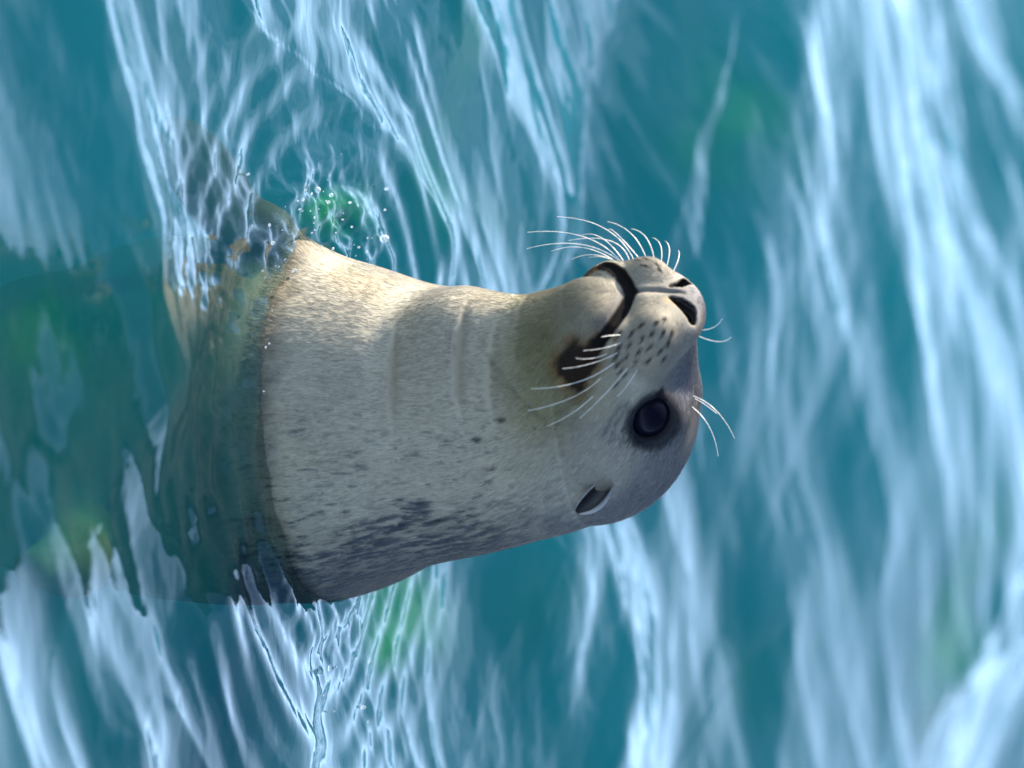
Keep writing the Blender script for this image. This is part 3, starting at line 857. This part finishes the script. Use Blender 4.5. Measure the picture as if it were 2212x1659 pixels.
# ------------------------------------------------------------------ whiskers
wmat, nt, out = mat('whisker')
N = nt.nodes.new; L = nt.links.new
pb = N('ShaderNodeBsdfPrincipled'); pb.inputs['Base Color'].default_value = (0.82, 0.78, 0.70, 1); pb.inputs['Roughness'].default_value = 0.3
L(pb.outputs[0], out.inputs[0])
def on_plane(px, py, ref, toward):
    """a point on the line of sight through (px, py), 'toward' units nearer the lens than ref"""
    d = XV * (py - 829.5) + BV * (px - 1106.0) - CV * DC; d /= np.linalg.norm(d)
    t = ((ref + CV * toward - CAMP).dot(CV)) / d.dot(CV)
    return CAMP + d * t
def tube(name, P, r0, r1, material, n=14, k=6):
    P = [np.array(x) for x in P]
    p0, p1, p2 = P
    c1 = 2 * p1 - 0.5 * (p0 + p2)
    ts = np.linspace(0, 1, n)
    path_ = np.array([(1 - t) ** 2 * p0 + 2 * t * (1 - t) * c1 + t * t * p2 for t in ts])
    vs = []
    for i in range(n):
        tg = path_[min(i + 1, n - 1)] - path_[max(i - 1, 0)]; tg /= np.linalg.norm(tg)
        a = np.cross(tg, [0.3, 0.2, 0.93]); a /= np.linalg.norm(a); b = np.cross(tg, a)
        r = r0 + (r1 - r0) * ts[i] ** 1.4
        for j in range(k): vs.append(path_[i] + (a * math.cos(6.2832 * j / k) + b * math.sin(6.2832 * j / k)) * r)
    i = np.arange(n * k).reshape(n, k)
    qd = np.stack([i[:-1], np.roll(i[:-1], -1, 1), np.roll(i[1:], -1, 1), i[1:]], -1).reshape(-1, 4)
    return mesh_obj(name, np.array(vs) * S, faces4=qd, material=material, parent=seal)
FARW = [((1100, 440), (850, 260), (415, 150)), ((1220, 450), (1080, 300), (870, 195)), ((1310, 480), (1220, 340), (1085, 260)), ((1385, 520), (1350, 410), (1275, 340)),
        ((1445, 550), (1430, 450), (1392, 370)), ((1500, 590), (1515, 520), (1510, 455)), ((1000, 480), (650, 330), (145, 292)), ((1020, 440), (830, 350), (640, 315)),
        ((1000, 500), (620, 400), (140, 440)), ((950, 520), (650, 430), (360, 465)), ((940, 530), (740, 495), (550, 535)), ((1150, 430), (960, 310), (880, 270)),
        ((1060, 450), (900, 370), (520, 365)), ((930, 540), (820, 515), (700, 520))]
NEARW = [((1010, 1215), (900, 1225), (815, 1238)), ((1020, 1275), (850, 1335), (650, 1360)), ((1000, 1360), (750, 1470), (465, 1525)), ((960, 1450), (620, 1640), (180, 1705)),
         ((830, 1590), (560, 1780), (150, 1905)), ((760, 1755), (560, 1920), (320, 2045)), ((1070, 1500), (880, 1720), (620, 1975)), ((1150, 1520), (1060, 1660), (960, 1775)),
         ((880, 1380), (740, 1430), (580, 1430))]
BROWW = [((1640, 1766), (1850, 1900), (2020, 2155)), ((1630, 1856), (1790, 2050), (1870, 2315)), ((1735, 1185), (1830, 1150), (1910, 1070)), ((1745, 1260), (1870, 1280), (1988, 1238)),
         ((1660, 1790), (1740, 1840), (1860, 1930))]
for grp, tw, r0 in ((FARW, (-25, -60), 0.9), (NEARW, (22, 40), 0.58), (BROWW, (10, 10), 0.75)):
    for a, b, c in grp:
        R0 = near_trace(*z1(*a), base_sdf)
        for _k in range(6):                              # seat the root in the skin
            g_ = grad(full_sdf, R0[None, :].astype(float))[0]; R0 = R0 - g_ / (g_.dot(g_) + 1e-6) * (float(full_sdf(R0[None, :])[0]) + 2.0)
        tube('whisker', [R0 - CV * 4, on_plane(*z1(*b), R0, tw[0]), on_plane(*z1(*c), R0, tw[1])], r0, 0.35, wmat)

# ------------------------------------------------------------------ drops thrown up where the water breaks on the shoulder
dm_, nt, out = mat('water_drop')
pb = nt.nodes.new('ShaderNodeBsdfPrincipled'); pb.inputs['Base Color'].default_value = (0.9, 0.95, 0.97, 1); pb.inputs['Roughness'].default_value = 0.03
pb.inputs['Transmission Weight'].default_value = 0.75; pb.inputs['IOR'].default_value = 1.33
nt.links.new(pb.outputs[0], out.inputs[0])
dv, df_ = [], []; n0 = 0
drg = np.random.default_rng(5)
for k in range(130):
    if k < 90: x, y = -0.150 + drg.normal() * 0.030, -0.015 + drg.normal() * 0.065
    elif k < 120: x, y = -0.10 + drg.normal() * 0.05, -0.11 + drg.normal() * 0.03
    else: x, y = 0.185 + drg.normal() * 0.03, 0.07 + drg.normal() * 0.05
    r = math.exp(drg.normal() * 0.8) * 0.0006
    zz = float(water_h(np.array([x]), np.array([y]), np.array([0.003]))[0]) + abs(drg.normal()) * 0.006 + r * 0.3
    v, f = uvsphere(np.zeros(3), 1.0, 10, 7)
    dv.append(v * np.array([r, r, r * drg.uniform(0.7, 1.5)]) + np.array([x, y, zz])); df_.append(f + n0); n0 += len(v)
dr = mesh_obj('spray', np.concatenate(dv), faces4=np.concatenate(df_), material=dm_)
tag(dr, 'bright beads of water splashing beside the pale shoulder at the waterline', 'spray', kind='stuff')
